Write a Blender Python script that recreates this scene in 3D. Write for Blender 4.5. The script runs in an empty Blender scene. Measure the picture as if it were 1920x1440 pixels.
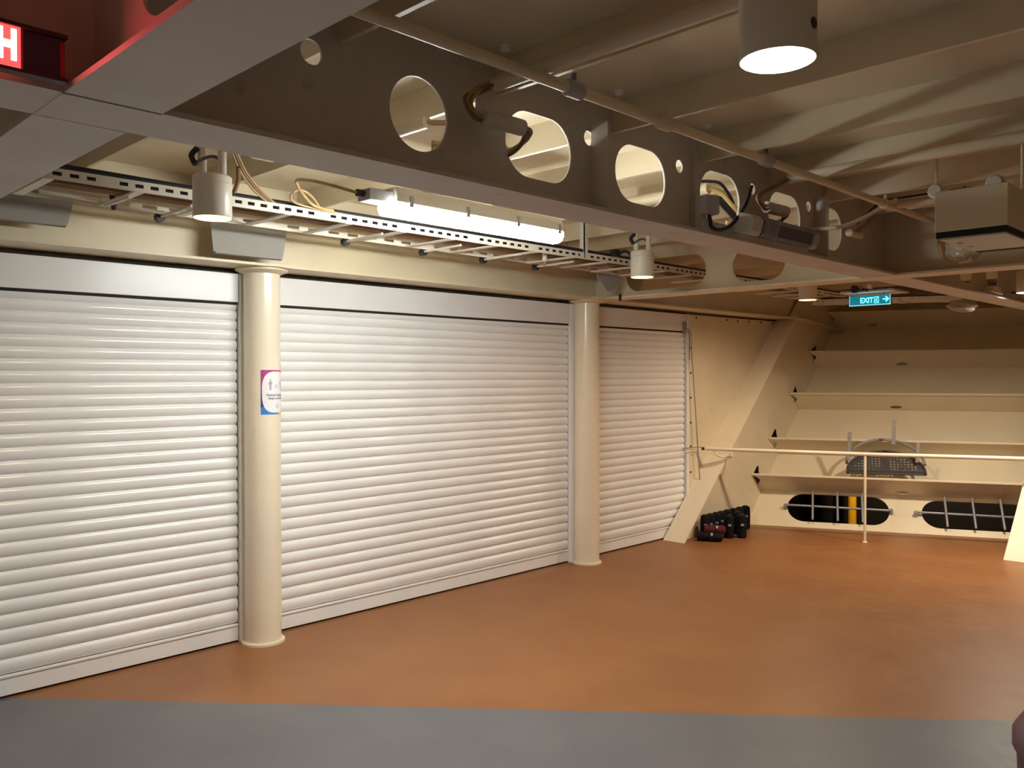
import bpy, bmesh, math, random
from mathutils import Vector, Matrix
random.seed(7)
S = bpy.context.scene
COL = S.collection
PI = math.pi

# ------------------------------------------------------------------ camera
cd = bpy.data.cameras.new('camera')
cam = bpy.data.objects.new('camera', cd)
COL.objects.link(cam)
S.camera = cam
cd.sensor_fit = 'HORIZONTAL'
cd.sensor_width = 36.0
cd.lens = 1580.5 / 1920 * 36.0
cd.clip_start = 0.02
_F = Vector((-0.70372, 0.71040, -0.010565)); _R = Vector((0.710445, 0.703752, -0.001224)); _U = _R.cross(_F)
cam.matrix_world = Matrix(((_R.x, _U.x, -_F.x, 0), (_R.y, _U.y, -_F.y, 0), (_R.z, _U.z, -_F.z, 1.6), (0, 0, 0, 1)))

# ------------------------------------------------------------------ world, exposure
w = bpy.data.worlds.new('night'); S.world = w; w.use_nodes = True
w.node_tree.nodes['Background'].inputs[0].default_value = (0.02, 0.018, 0.02, 1)
w.node_tree.nodes['Background'].inputs[1].default_value = 0.3
S.view_settings.view_transform = 'Standard'
S.view_settings.look = 'None'
S.view_settings.exposure = 0.17
S.view_settings.gamma = 1.0
S.view_settings.use_curve_mapping = False

WARM = (1.0, 0.74, 0.50)
COOL = (1.0, 0.90, 0.93)
WHITE = (1.0, 0.90, 0.74)
DOWN_W = 13.0          # watts of one downlight
TUBE_W = 34.0          # watts of the fluorescent fitting
LAMPS = [  # x, y, watts, in view?
    (-3.43, 1.655, 0.45), (-3.43, 4.73, 0.55), (-3.43, 7.22, 1.2), (-0.865, 1.677, 0.4),
    (-1.86, 7.86, 3.2), (-0.865, 4.72, 0.15), (-0.865, 7.4, 0.85), (-3.43, -1.3, -0.35), (-0.865, -1.3, -1.8), (1.7, 1.7, 0.12), (1.7, 4.7, 0.2)]

# ------------------------------------------------------------------ materials
def mat(name, col, rough=0.5, metal=0.0, emit=None, es=1.0, noise=0.0, nscale=6.0, bump=0.0, bscale=60.0, rvar=0.0, spec=None, stain=0.0, coat=0.0):
    m = bpy.data.materials.new(name); m.use_nodes = True
    nt = m.node_tree; b = nt.nodes['Principled BSDF']
    b.inputs['Base Color'].default_value = (*col, 1); b.inputs['Roughness'].default_value = rough
    b.inputs['Metallic'].default_value = metal
    if spec is not None: b.inputs['Specular IOR Level'].default_value = spec
    if coat: b.inputs['Coat Weight'].default_value = coat; b.inputs['Coat Roughness'].default_value = 0.15
    if emit:
        b.inputs['Emission Color'].default_value = (*emit, 1); b.inputs['Emission Strength'].default_value = es
    tc = nt.nodes.new('ShaderNodeTexCoord')
    if noise or stain:
        n = nt.nodes.new('ShaderNodeTexNoise'); n.inputs['Scale'].default_value = nscale; n.inputs['Detail'].default_value = 6
        nt.links.new(tc.outputs['Object'], n.inputs['Vector'])
        mr = nt.nodes.new('ShaderNodeMapRange'); mr.inputs[1].default_value = 0.3; mr.inputs[2].default_value = 0.7
        mr.inputs[3].default_value = 1 - noise; mr.inputs[4].default_value = 1 + noise * 0.6
        nt.links.new(n.outputs['Fac'], mr.inputs[0])
        mx = nt.nodes.new('ShaderNodeVectorMath'); mx.operation = 'SCALE'; mx.inputs[0].default_value = col
        nt.links.new(mr.outputs[0], mx.inputs['Scale'])
        out = mx.outputs[0]
        if stain:
            n2 = nt.nodes.new('ShaderNodeTexNoise'); n2.inputs['Scale'].default_value = nscale * 3.1; n2.inputs['Detail'].default_value = 8
            nt.links.new(tc.outputs['Object'], n2.inputs['Vector'])
            r2 = nt.nodes.new('ShaderNodeMapRange'); r2.inputs[1].default_value = 0.66; r2.inputs[2].default_value = 0.74
            r2.inputs[3].default_value = 0; r2.inputs[4].default_value = stain
            nt.links.new(n2.outputs['Fac'], r2.inputs[0])
            mm = nt.nodes.new('ShaderNodeMix'); mm.data_type = 'RGBA'
            nt.links.new(r2.outputs[0], mm.inputs['Factor']); nt.links.new(out, mm.inputs['A'])
            mm.inputs['B'].default_value = (col[0] * .55, col[1] * .48, col[2] * .42, 1)
            out = mm.outputs['Result']
        nt.links.new(out, b.inputs['Base Color'])
        if rvar:
            r3 = nt.nodes.new('ShaderNodeMapRange'); r3.inputs[1].default_value = 0.3; r3.inputs[2].default_value = 0.7
            r3.inputs[3].default_value = rough - rvar; r3.inputs[4].default_value = rough + rvar
            nt.links.new(n.outputs['Fac'], r3.inputs[0]); nt.links.new(r3.outputs[0], b.inputs['Roughness'])
    if bump:
        n = nt.nodes.new('ShaderNodeTexNoise'); n.inputs['Scale'].default_value = bscale; n.inputs['Detail'].default_value = 3
        nt.links.new(tc.outputs['Object'], n.inputs['Vector'])
        bp = nt.nodes.new('ShaderNodeBump'); bp.inputs['Strength'].default_value = bump; bp.inputs['Distance'].default_value = 0.01
        nt.links.new(n.outputs['Fac'], bp.inputs['Height']); nt.links.new(bp.outputs[0], b.inputs['Normal'])
    return m

CREAM = (0.76, 0.66, 0.47)
M = {}
M['paint'] = mat('cream_paint', CREAM, 0.42, noise=0.05, nscale=3, bump=0.08, bscale=25, stain=0.12)
M['paint_old'] = mat('scuffed_cream_paint', (0.62, 0.56, 0.51), 0.5, noise=0.10, nscale=2.5, bump=0.12, bscale=20, stain=0.35)
M['column'] = mat('column_paint', (0.86, 0.77, 0.60), 0.22, noise=0.04, nscale=4, bump=0.06, bscale=12, stain=0.15)
M['shutter'] = mat('white_shutter_lacquer', (0.88, 0.88, 0.87), 0.17, noise=0.03, nscale=2.5, rvar=0.05, bump=0.02, bscale=8)
M['shutter_frame'] = mat('white_frame_lacquer', (0.84, 0.84, 0.83), 0.26, spec=0.3, noise=0.03, nscale=4, bump=0.03, bscale=7)
M['gap'] = mat('black_gap', (0.012, 0.010, 0.012), 0.8)
M['black'] = mat('black_rubber', (0.008, 0.008, 0.012), 0.5)
M['blackbag'] = mat('black_nylon', (0.004, 0.004, 0.006), 0.75, spec=0.25, noise=0.2, nscale=40, bump=0.4, bscale=90)
M['redbag'] = mat('dark_red_nylon', (0.10, 0.003, 0.007), 0.8, noise=0.2, nscale=40, bump=0.4, bscale=90)
M['buckle'] = mat('grey_buckle', (0.35, 0.35, 0.4), 0.4)
M['steel'] = mat('galvanised_steel', (0.36, 0.37, 0.40), 0.42, metal=0.55, noise=0.12, nscale=30, bump=0.1, bscale=80)
M['greysteel'] = mat('grey_coated_steel', (0.055, 0.048, 0.050), 0.55, noise=0.12, nscale=20)
M['barsteel'] = mat('grey_painted_bar', (0.30, 0.27, 0.24), 0.5, noise=0.2, nscale=40, stain=0.3)
M['tray'] = mat('tray_paint', (0.74, 0.69, 0.58), 0.4, noise=0.04, nscale=8)
M['cable_tan'] = mat('tan_cable_sheath', (0.46, 0.30, 0.13), 0.5)
M['cable_brown'] = mat('brown_cable_sheath', (0.24, 0.13, 0.06), 0.5)
M['cable_yellow'] = mat('yellow_cable_sheath', (0.60, 0.43, 0.16), 0.5)
M['grey'] = mat('grey_plastic', (0.42, 0.41, 0.42), 0.5, noise=0.05, nscale=10)
M['lightgrey'] = mat('light_grey_plastic', (0.66, 0.64, 0.60), 0.45)
M['darkgrey'] = mat('dark_grey_fins', (0.12, 0.11, 0.14), 0.5)
M['panelgrey'] = mat('pale_grey_plate', (0.36, 0.35, 0.33), 0.25, noise=0.04, nscale=6)
M['whitepaint'] = mat('white_lamp_paint', (0.76, 0.71, 0.60), 0.35, noise=0.03, nscale=8)
M['diffuser'] = mat('lit_tube_diffuser', (0.9, 0.9, 0.85), 0.4, emit=(0.97, 1.0, 0.95), es=92.0)
M['lens'] = mat('lit_lamp_lens', (0.9, 0.85, 0.75), 0.4, emit=(1.0, 0.60, 0.20), es=5)
M['lens_bright'] = mat('bright_lamp_lens', (0.9, 0.85, 0.75), 0.4, emit=(1.0, 0.92, 0.78), es=14.0)
M['exit_green'] = mat('lit_exit_panel', (0.0, 0.25, 0.28), 0.4, emit=(0.0, 0.13, 0.18), es=1.0)
M['exit_cyan'] = mat('lit_exit_lettering', (0.2, 0.8, 0.9), 0.4, emit=(0.22, 0.85, 1.1), es=1.3)
M['exit_edge'] = mat('lit_exit_edge', (0.6, 0.9, 1.0), 0.3, emit=(0.20, 0.62, 0.80), es=0.75)
M['red_lit'] = mat('lit_red_sign_panel', (0.5, 0.02, 0.02), 0.4, emit=(1.0, 0.07, 0.07), es=1.6)
M['red_letter'] = mat('lit_sign_letter', (1.0, 0.8, 0.6), 0.4, emit=(1.0, 0.62, 0.30), es=6.0)
M['red_dark'] = mat('unlit_red_lens', (0.06, 0.028, 0.05), 0.12)
M['red_edge'] = mat('red_lens_edge', (0.5, 0.02, 0.02), 0.2)
M['maroon'] = mat('dark_maroon_plastic', (0.07, 0.02, 0.025), 0.6)
M['yellowpost'] = mat('yellow_post_paint', (0.95, 0.45, 0.01), 0.5)
M['outside'] = mat('dark_outer_bulkhead', (0.012, 0.006, 0.005), 0.7, noise=0.3, nscale=3)
M['fore'] = mat('brass_fitting', (0.55, 0.38, 0.2), 0.35, metal=0.8)
M['greysteel2'] = mat('dull_wrap', (0.38, 0.35, 0.30), 0.7, noise=0.1)
M['notch'] = mat('notch_steel', (0.10, 0.095, 0.11), 0.5)

# floor: orange deck coating meeting a blue-grey one along a straight joint
def floor_mat():
    m = bpy.data.materials.new('deck_coating'); m.use_nodes = True
    nt = m.node_tree; b = nt.nodes['Principled BSDF']; L = nt.links.new
    tc = nt.nodes.new('ShaderNodeTexCoord')
    def noise(sc, det=6, rough=0.55):
        n = nt.nodes.new('ShaderNodeTexNoise'); n.inputs['Scale'].default_value = sc; n.inputs['Detail'].default_value = det
        n.inputs['Roughness'].default_value = rough; L(tc.outputs['Object'], n.inputs['Vector']); return n
    def rng(src, a, bb, c, d):
        r = nt.nodes.new('ShaderNodeMapRange'); r.inputs[1].default_value = a; r.inputs[2].default_value = bb
        r.inputs[3].default_value = c; r.inputs[4].default_value = d; L(src, r.inputs[0]); return r.outputs[0]
    n1 = noise(2.2); n2 = noise(9, 8, 0.65); n3 = noise(70, 2); n4 = noise(1.1, 3)
    # signed distance to the joint (-4.673,1.236)-(-1.121,4.353); positive = grey side
    dot = nt.nodes.new('ShaderNodeVectorMath'); dot.operation = 'DOT_PRODUCT'
    d = Vector((3.552, 3.117)).normalized(); nrm = Vector((d.y, -d.x))
    dot.inputs[1].default_value = (nrm.x, nrm.y, 0)
    L(tc.outputs['Object'], dot.inputs[0])
    c0 = nrm.x * -4.673 + nrm.y * 1.236
    side = rng(dot.outputs['Value'], c0 - 0.004, c0 + 0.004, 0, 1)
    def ramp(c1, c2, src, a, bb):
        mx = nt.nodes.new('ShaderNodeMix'); mx.data_type = 'RGBA'
        mx.inputs['A'].default_value = (*c1, 1); mx.inputs['B'].default_value = (*c2, 1)
        L(rng(src, a, bb, 0, 1), mx.inputs['Factor']); return mx
    o1 = ramp((0.258, 0.100, 0.031), (0.290, 0.122, 0.040), n1.outputs['Fac'], 0.35, 0.65)
    g1 = ramp((0.118, 0.120, 0.138), (0.150, 0.150, 0.156), n4.outputs['Fac'], 0.35, 0.65)
    mx = nt.nodes.new('ShaderNodeMix'); mx.data_type = 'RGBA'
    L(side, mx.inputs['Factor']); L(o1.outputs['Result'], mx.inputs['A']); L(g1.outputs['Result'], mx.inputs['B'])
    sc = nt.nodes.new('ShaderNodeVectorMath'); sc.operation = 'SCALE'
    L(mx.outputs['Result'], sc.inputs[0]); L(rng(n2.outputs['Fac'], 0.3, 0.7, 0.94, 1.05), sc.inputs['Scale'])
    sc2 = nt.nodes.new('ShaderNodeVectorMath'); sc2.operation = 'SCALE'
    L(sc.outputs[0], sc2.inputs[0]); L(rng(n3.outputs['Fac'], 0.3, 0.7, 0.93, 1.07), sc2.inputs['Scale'])
    L(sc2.outputs[0], b.inputs['Base Color'])
    L(rng(n2.outputs['Fac'], 0.3, 0.7, 0.40, 0.48), b.inputs['Roughness'])
    bp = nt.nodes.new('ShaderNodeBump'); bp.inputs['Strength'].default_value = 0.15; bp.inputs['Distance'].default_value = 0.004
    L(n3.outputs['Fac'], bp.inputs['Height']); L(bp.outputs[0], b.inputs['Normal'])
    return m
M['floor'] = floor_mat()

# ------------------------------------------------------------------ mesh helpers
class MB:
    def __init__(s): s.v = []; s.f = []; s.mi = []
    def add(s, vs, fs, mi=0):
        o = len(s.v); s.v += [tuple(v) for v in vs]; s.f += [tuple(i + o for i in f) for f in fs]; s.mi += [mi] * len(fs); return s
    def box(s, lo, hi, T=None, mi=0):
        x0, y0, z0 = lo; x1, y1, z1 = hi
        vs = [Vector(p) for p in ((x0, y0, z0), (x1, y0, z0), (x1, y1, z0), (x0, y1, z0), (x0, y0, z1), (x1, y0, z1), (x1, y1, z1), (x0, y1, z1))]
        if T: vs = [T @ v for v in vs]
        return s.add(vs, [(3, 2, 1, 0), (4, 5, 6, 7), (0, 1, 5, 4), (1, 2, 6, 5), (2, 3, 7, 6), (3, 0, 4, 7)], mi)
    def tube(s, pts, r, seg=12, cap=True, mi=0):
        pts = [Vector(p) for p in pts]; n = len(pts)
        rs = r if isinstance(r, (list, tuple)) else [r] * n
        rings = []; ref = None
        for i, p in enumerate(pts):
            a = pts[max(i - 1, 0)]; b = pts[min(i + 1, n - 1)]
            if a == b: b = a + Vector((0, 0, 1e-4))
            t = (b - a).normalized()
            if ref is None: ref = Vector((0, 0, 1)) if abs(t.z) < 0.9 else Vector((1, 0, 0))
            u = (ref - t * ref.dot(t)).normalized(); ref = u; v = t.cross(u)
            rings.append([p + (u * math.cos(2 * PI * k / seg) + v * math.sin(2 * PI * k / seg)) * rs[i] for k in range(seg)])
        o = []; fs = []
        for rg in rings: o += rg
        for i in range(n - 1):
            for k in range(seg):
                k2 = (k + 1) % seg; fs.append((i * seg + k, i * seg + k2, (i + 1) * seg + k2, (i + 1) * seg + k))
        if cap: fs.append(tuple(reversed(range(seg)))); fs.append(tuple((n - 1) * seg + k for k in range(seg)))
        return s.add(o, fs, mi)
    def lathe(s, prof, c=(0, 0, 0), seg=48, axis='z', mi=0, closed=True):
        # prof: list of (r, h)
        c = Vector(c); vs = []; fs = []; n = len(prof)
        for (r, h) in prof:
            for k in range(seg):
                a = 2 * PI * k / seg
                q = Vector((r * math.cos(a), r * math.sin(a), h))
                if axis == 'x': q = Vector((h, q.x, q.y))
                if axis == 'y': q = Vector((q.y, h, q.x))
                vs.append(c + q)
        for i in range(n - 1):
            for k in range(seg):
                k2 = (k + 1) % seg; fs.append((i * seg + k, i * seg + k2, (i + 1) * seg + k2, (i + 1) * seg + k))
        if closed: fs.append(tuple(reversed(range(seg)))); fs.append(tuple((n - 1) * seg + k for k in range(seg)))
        return s.add(vs, fs, mi)
    def prism(s, poly, a, b, T, mi=0):
        # poly in (u, v), extruded from w=a to w=b; T maps (u, v, w) -> world
        n = len(poly)
        vs = [T @ Vector((u, v, a)) for u, v in poly] + [T @ Vector((u, v, b)) for u, v in poly]
        fs = [tuple(reversed(range(n))), tuple(range(n, 2 * n))] + [(i, (i + 1) % n, n + (i + 1) % n, n + i) for i in range(n)]
        return s.add(vs, fs, mi)
    def build(s, name, m, parent=None, smooth=False, bevel=0.0, origin=None):
        me = bpy.data.meshes.new(name)
        inv = None
        vs = s.v
        if origin is not None:
            o = Vector(origin); vs = [tuple(Vector(v) - o) for v in vs]
        me.from_pydata(vs, [], s.f); me.update()
        for i, p in enumerate(me.polygons): p.material_index = s.mi[i]; p.use_smooth = smooth
        for mm in (m if isinstance(m, (list, tuple)) else [m]): me.materials.append(mm)
        return finish(me, name, parent, smooth, bevel, origin)

def finish(me, name, parent, smooth=False, bevel=0.0, origin=None, fix=True):
    if fix:
        bm = bmesh.new(); bm.from_mesh(me); bmesh.ops.recalc_face_normals(bm, faces=bm.faces); bm.to_mesh(me); bm.free()
    ob = bpy.data.objects.new(name, me); COL.objects.link(ob)
    if origin is not None: ob.location = origin
    if parent is not None:
        ob.parent = parent
        # geometry is given in world space unless the parent is a local-space thing
        if not parent.get('_local'):
            ob.matrix_parent_inverse = WM[parent.name].inverted()
    WM[ob.name] = Matrix.Translation(origin) if origin is not None else Matrix()
    if smooth:
        for p in me.polygons: p.use_smooth = True
        md = ob.modifiers.new('edges', 'EDGE_SPLIT'); md.split_angle = math.radians(38)
    if bevel:
        md = ob.modifiers.new('bevel', 'BEVEL'); md.width = bevel; md.segments = 2; md.limit_method = 'ANGLE'
    return ob
WM = {}

def tag(o, label=None, cat=None, group=None, kind=None):
    if label: o['label'] = label
    if cat: o['category'] = cat
    if group: o['group'] = group
    if kind: o['kind'] = kind
    return o

def thing(name, loc, label, cat, group=None, rz=0.0):
    o = bpy.data.objects.new(name, None); COL.objects.link(o)
    o.empty_display_size = 0.05
    o.location = loc; o.rotation_euler = (0, 0, rz)
    WM[o.name] = Matrix.Translation(loc) @ Matrix.Rotation(rz, 4, 'Z')
    return tag(o, label, cat, group)

def smooth_path(pts, n=8):
    P = [Vector(p) for p in pts]; out = []
    for i in range(len(P) - 1):
        p0 = P[max(i - 1, 0)]; p1 = P[i]; p2 = P[i + 1]; p3 = P[min(i + 2, len(P) - 1)]
        for k in range(n):
            t = k / n
            out.append(0.5 * ((2 * p1) + (-p0 + p2) * t + (2 * p0 - 5 * p1 + 4 * p2 - p3) * t * t + (-p0 + 3 * p1 - 3 * p2 + p3) * t ** 3))
    out.append(P[-1]); return out

def fill2d(loops, thick):
    """flat shape with holes, extruded by thick and centred on w=0 -> mesh in (u, v, w)"""
    cu = bpy.data.curves.new('shape', 'CURVE'); cu.dimensions = '2D'; cu.fill_mode = 'BOTH'; cu.extrude = thick / 2
    for lp in loops:
        sp = cu.splines.new('POLY'); sp.points.add(len(lp) - 1); sp.use_cyclic_u = True
        for p, (x, y) in zip(sp.points, lp): p.co = (x, y, 0, 1)
    ob = bpy.data.objects.new('shape', cu); COL.objects.link(ob)
    dg = bpy.context.evaluated_depsgraph_get(); dg.update()
    me = bpy.data.meshes.new_from_object(ob.evaluated_get(dg))
    bpy.data.objects.remove(ob); bpy.data.curves.remove(cu)
    return me

def plate(name, loops, thick, T, m, parent=None):
    me = fill2d(loops, thick); me.transform(T); me.materials.clear(); me.materials.append(m)
    bm = bmesh.new(); bm.from_mesh(me); bmesh.ops.remove_doubles(bm, verts=bm.verts, dist=1e-5); bm.to_mesh(me); bm.free()
    me.name = name
    return finish(me, name, parent)

def text_mesh(s, size, thick, bold=0.0):
    cu = bpy.data.curves.new('text', 'FONT'); cu.body = s; cu.size = size; cu.extrude = thick / 2; cu.align_x = 'CENTER'; cu.align_y = 'CENTER'; cu.offset = bold
    ob = bpy.data.objects.new('text', cu); COL.objects.link(ob)
    dg = bpy.context.evaluated_depsgraph_get(); dg.update()
    me = bpy.data.meshes.new_from_object(ob.evaluated_get(dg))
    bpy.data.objects.remove(ob); bpy.data.curves.remove(cu)
    return me

def frame(o, u, v, wv):
    o, u, v, wv = Vector(o), Vector(u), Vector(v), Vector(wv)
    return Matrix(((u.x, v.x, wv.x, o.x), (u.y, v.y, wv.y, o.y), (u.z, v.z, wv.z, o.z), (0, 0, 0, 1)))

def circle(c, r, n=40):
    return [(c[0] + r * math.cos(2 * PI * k / n), c[1] + r * math.sin(2 * PI * k / n)) for k in range(n)]
def rrect(c, w_, h_, r, n=10):
    out = []
    for sx, sy, a0 in ((1, 1, 0), (-1, 1, PI / 2), (-1, -1, PI), (1, -1, 1.5 * PI)):
        for k in range(n + 1):
            a = a0 + PI / 2 * k / n
            out.append((c[0] + sx * (w_ / 2 - r) + r * math.cos(a), c[1] + sy * (h_ / 2 - r) + r * math.sin(a)))
    return out
def rect(x0, y0, x1, y1): return [(x0, y0), (x1, y0), (x1, y1), (x0, y1)]

def struct(o): o['kind'] = 'structure'; return o

# ------------------------------------------------------------------ dimensions
ZC = 2.72            # deck plate above
ZF = 2.235           # underside of beam flanges
WX = -4.72           # shutter curtain plane
TH = math.radians(42.12); PH = math.radians(25.05)
E_ = Vector((math.cos(PH), math.sin(PH), 0)); MI = Vector((E_.y, -E_.x, 0))
N_ = MI * math.cos(TH) + Vector((0, 0, math.sin(TH))); UP_ = -MI * math.sin(TH) + Vector((0, 0, math.cos(TH)))
B_ = Vector((-4.7, 8.108, 0))
TP = frame(B_, E_, UP_, N_)     # (a along, q up the slope, n inwards) -> world

# ------------------------------------------------------------------ setting
struct(MB().prism([(-4.86, -3.0), (3.2, -3.0), (3.2, 11.80), (-4.86, 8.03)], -0.06, 0, Matrix()).build('floor', M['floor']))
ceil = struct(MB().prism([(-4.86, -3.0), (3.2, -3.0), (3.2, 14.6), (-4.86, 10.9)], ZC, ZC + 0.05, Matrix()).build('ceiling', M['paint']))
# bulb-flat stiffeners running across under the deck plate
def bulb(y, x0, x1, T=None):
    m = MB(); z0 = 2.595
    prof = [(y - .004, ZC), (y + .004, ZC), (y + .004, z0 + .026), (y + .016, z0 + .018), (y + .022, z0 + .008), (y + .014, z0), (y - .004, z0)]
    n = len(prof)
    vs = [(x0, a, b) for a, b in prof] + [(x1, a, b) for a, b in prof]
    fs = [tuple(reversed(range(n))), tuple(range(n, 2 * n))] + [(i, (i + 1) % n, n + (i + 1) % n, n + i) for i in range(n)]
    return m.add(vs, fs)
STY = [-1.78, -1.13, -0.48, 0.17, 1.44, 2.10, 2.765, 3.43, 4.085, 4.745, 5.30, 6.5, 7.15, 7.8, 8.45, 9.1, 9.75]
for y in STY:
    bulb(y, -4.6, 3.2).build('stiffener', M['paint'], ceil)

for y in (2.033, 2.666, 3.305):  # small pale lumps under the deck plate beside the girder
    MB().lathe([(.010, ZC - .020), (.019, ZC - .014), (.021, ZC)], (-2.045, y, 0), 16).build('pale_lump', M['shutter_frame'], ceil, smooth=True)
# wall behind the shutters, with the side panel beyond them
wl = struct(MB().prism([(-3.0, 0), (8.05, 0), (8.05 + ZC * .998, ZC), (-3.0, ZC)], -4.86, -4.79, frame((0, 0, 0), (0, 1, 0), (0, 0, 1), (1, 0, 0))).build('wall_left', M['paint']))
struct(MB().box((3.2, -3.0, 0), (3.26, 11.8, ZC)).build('wall_right', M['paint']))
struct(MB().box((-4.8, -3.06, 0), (3.2, -3.0, ZC)).build('wall_rear', M['paint']))

# sloping end wall with two long openings
QT = 2.72 / math.cos(TH) + 0.05
slots = [rrect((1.066, 0.249), 1.00, 0.352, 0.172, 14), rrect((2.37, 0.244), 1.00, 0.335, 0.165, 14)]
we = struct(plate('wall_front', [rect(0.0, -0.02, 7.4, QT)] + slots, 0.014, TP @ Matrix.Translation((0, 0, -0.007)), M['paint']))
HOLES = {2.935: 1.50, 2.275: 1.80, 1.615: 1.70, 0.955: 1.62, 0.456: 1.70}
def end_stiffener(q, drain_a):
    # web plate standing square to the sloping wall, drilled, with a rounded bulb on its free edge
    T = frame(B_ + UP_ * q, E_, N_, -UP_)
    def al(n): return (-4.556 - (B_.x + UP_.x * q + N_.x * n)) / E_.x     # where the side plate is
    ar, at = al(0), al(.285)
    o = plate('stiffener', [[(ar, 0), (5.8, 0), (5.8, .285), (at, .285), (at + .085, .19), (at + .052, .09)] , [(drain_a + 0.062 * math.cos(t * PI / 12), 0.055 + 0.03 * math.sin(t * PI / 12)) for t in range(24)]], 0.010, T, M['paint'], we)
    m = MB(); prof = [(0.262, -.005), (0.262, .005), (0.272, .014), (0.285, .016), (0.292, .008), (0.292, -.005)]
    n = len(prof)
    vs = [T @ Vector((at, a, b)) for a, b in prof] + [T @ Vector((5.8, a, b)) for a, b in prof]
    m.add(vs, [tuple(reversed(range(n))), tuple(range(n, 2 * n))] + [(i, (i + 1) % n, n + (i + 1) % n, n + i) for i in range(n)])
    m.build('bulb_edge', M['paint'], o)
for q, a in HOLES.items(): end_stiffener(q, a)

# side plate between brace and end wall, notched where the stiffeners pass
SX = -4.56
def yat(q, n=0.0, x=SX):
    p = B_ + UP_ * q + N_ * n; t = (x - p.x) / E_.x; p = p + E_ * t; return (p.y, p.z)
outer = [(6.845, 0.0), yat(-0.0), yat(QT - 0.1), (9.60, ZC), (9.11, 2.22)]
notches = []
notches = [[(9.68, 1.885), (9.723, 1.905), (9.822, 1.958), (9.838, 1.907), (9.905, 1.863), (9.925, 1.818), (9.838, 1.746)],
           [(9.192, 1.382), (9.245, 1.412), (9.298, 1.474), (9.325, 1.43), (9.366, 1.379), (9.393, 1.316), (9.326, 1.262)],
           [(8.702, 0.896), (8.748, 0.942), (8.798, 0.993), (8.835, 0.98), (8.845, 0.938), (8.898, 0.844), (8.836, 0.778)],
           [(8.302, 0.513), (8.343, 0.557), (8.401, 0.61), (8.437, 0.596), (8.440, 0.55), (8.484, 0.446), (8.426, 0.393)]]
side = plate('trim_1', [outer] + notches, 0.012, frame((SX - 0.006, 0, 0), (0, 1, 0), (0, 0, 1), (1, 0, 0)), M['paint'])
struct(side)

# black sheets behind the notches, shade of the hollow put into their colour
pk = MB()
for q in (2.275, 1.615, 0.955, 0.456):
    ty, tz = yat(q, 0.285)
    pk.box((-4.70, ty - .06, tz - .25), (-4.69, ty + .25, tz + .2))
pk.build('shade_sheet', M['gap'], side)

# bolted side panel between the third shutter and the brace
pn = struct(plate('trim_2', [[(7.275, 0.0), (7.275, 2.205), (9.2, 2.215), (9.05, 2.15), (6.95, 0.0)]], 0.03, frame((-4.715, 0, 0), (0, 1, 0), (0, 0, 1), (1, 0, 0)), M['paint']))
b = 0
for (y, z) in [(7.40, 2.18), (8.0, 2.183), (8.22, 2.184), (8.46, 2.186), (8.72, 2.188), (9.0, 2.19), (7.30, 1.87), (7.30, 1.62), (7.30, 1.37), (7.30, 1.12), (7.30, 0.88), (7.30, 0.62), (7.30, 0.42)]:
    MB().tube([(-4.702, y, z), (-4.692, y, z)], 0.009, 8).build('bolt', M['gap'], pn)

# ------------------------------------------------------------------ roller shutters
def shutter(y0, y1, label, left_rail=True, right_rail=True, rr=0.045):
    t = thing('roller_shutter', (WX, (y0 + y1) / 2, 0), label, 'roller shutter')
    # curtain: profile of convex slats, one lip per slat
    prof = []; z = 0.115
    while z < 2.03:
        pitch = 0.0762 - 0.0088 * z      # the loaded slats lower down hang further apart
        for dz, dx in ((0.0, 0.000), (0.03, 0.003), (0.10, 0.0075), (0.22, 0.0115), (0.38, 0.0142), (0.55, 0.0152), (0.70, 0.0145), (0.82, 0.0120), (0.885, 0.0095), (0.895, 0.0078), (0.95, 0.0070), (0.985, 0.0035)):
            prof.append((WX - 0.014 + dx * 1.2, z + dz * pitch))
        z += pitch
    prof = [(x, z) for x, z in prof if z < 2.022]
    m = MB(); n = len(prof)
    vs = [(x, y0 + .002, z) for x, z in prof] + [(x, y1 - .002, z) for x, z in prof]
    m.add(vs, [(i, i + 1, n + i + 1, n + i) for i in range(n - 1)])
    c = m.build('curtain', M['shutter'], t)
    for p in c.data.polygons: p.use_smooth = True
    md = c.modifiers.new('edges', 'EDGE_SPLIT'); md.split_angle = math.radians(50)
    MB().box((WX - .016, y0, .012), (WX + .002, y1, .100)).box((WX - .016, y0, .100), (WX + .009, y1, .112)).build('bottom_bar', M['shutter'], t, bevel=.002)
    MB().box((WX - .03, y0, .0), (WX - .012, y1, .014)).build('floor_seal', M['gap'], t)
    hb = MB().box((WX - .07, y0 - .0, 2.036), (WX + .022, y1 + .0, 2.206)).build('header_box', M['shutter_frame'], t, bevel=.003)
    MB().box((WX - .02, y0, 2.022), (WX + .008, y1, 2.036)).box((WX - .06, y0, 2.206), (WX + .016, y1, 2.216)).build('shadow_gap', M['gap'], t)
    if right_rail:
        MB().box((WX - .06, y1 + .004, 0), (WX + .030, y1 + rr, 2.206)).build('guide_rail', M['shutter_frame'], t, bevel=.003)
        MB().box((WX - .05, y1 - .001, 0), (WX - .008, y1 + .004, 2.03)).build('slot', M['gap'], t)
    if left_rail:
        MB().box((WX - .06, y0 - rr, 0), (WX + .030, y0 - .004, 2.206)).build('guide_rail', M['shutter_frame'], t, bevel=.003)
    return t
shutter(-0.40, 2.426, 'white slatted roller shutter at the left edge, left of the nearer column')
shutter(2.66, 5.440, 'wide white slatted roller shutter between the two round columns', rr=0.085)
shutter(5.67, 7.218, 'narrow white slatted roller shutter right of the farther column, before the slanted brace')

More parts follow.
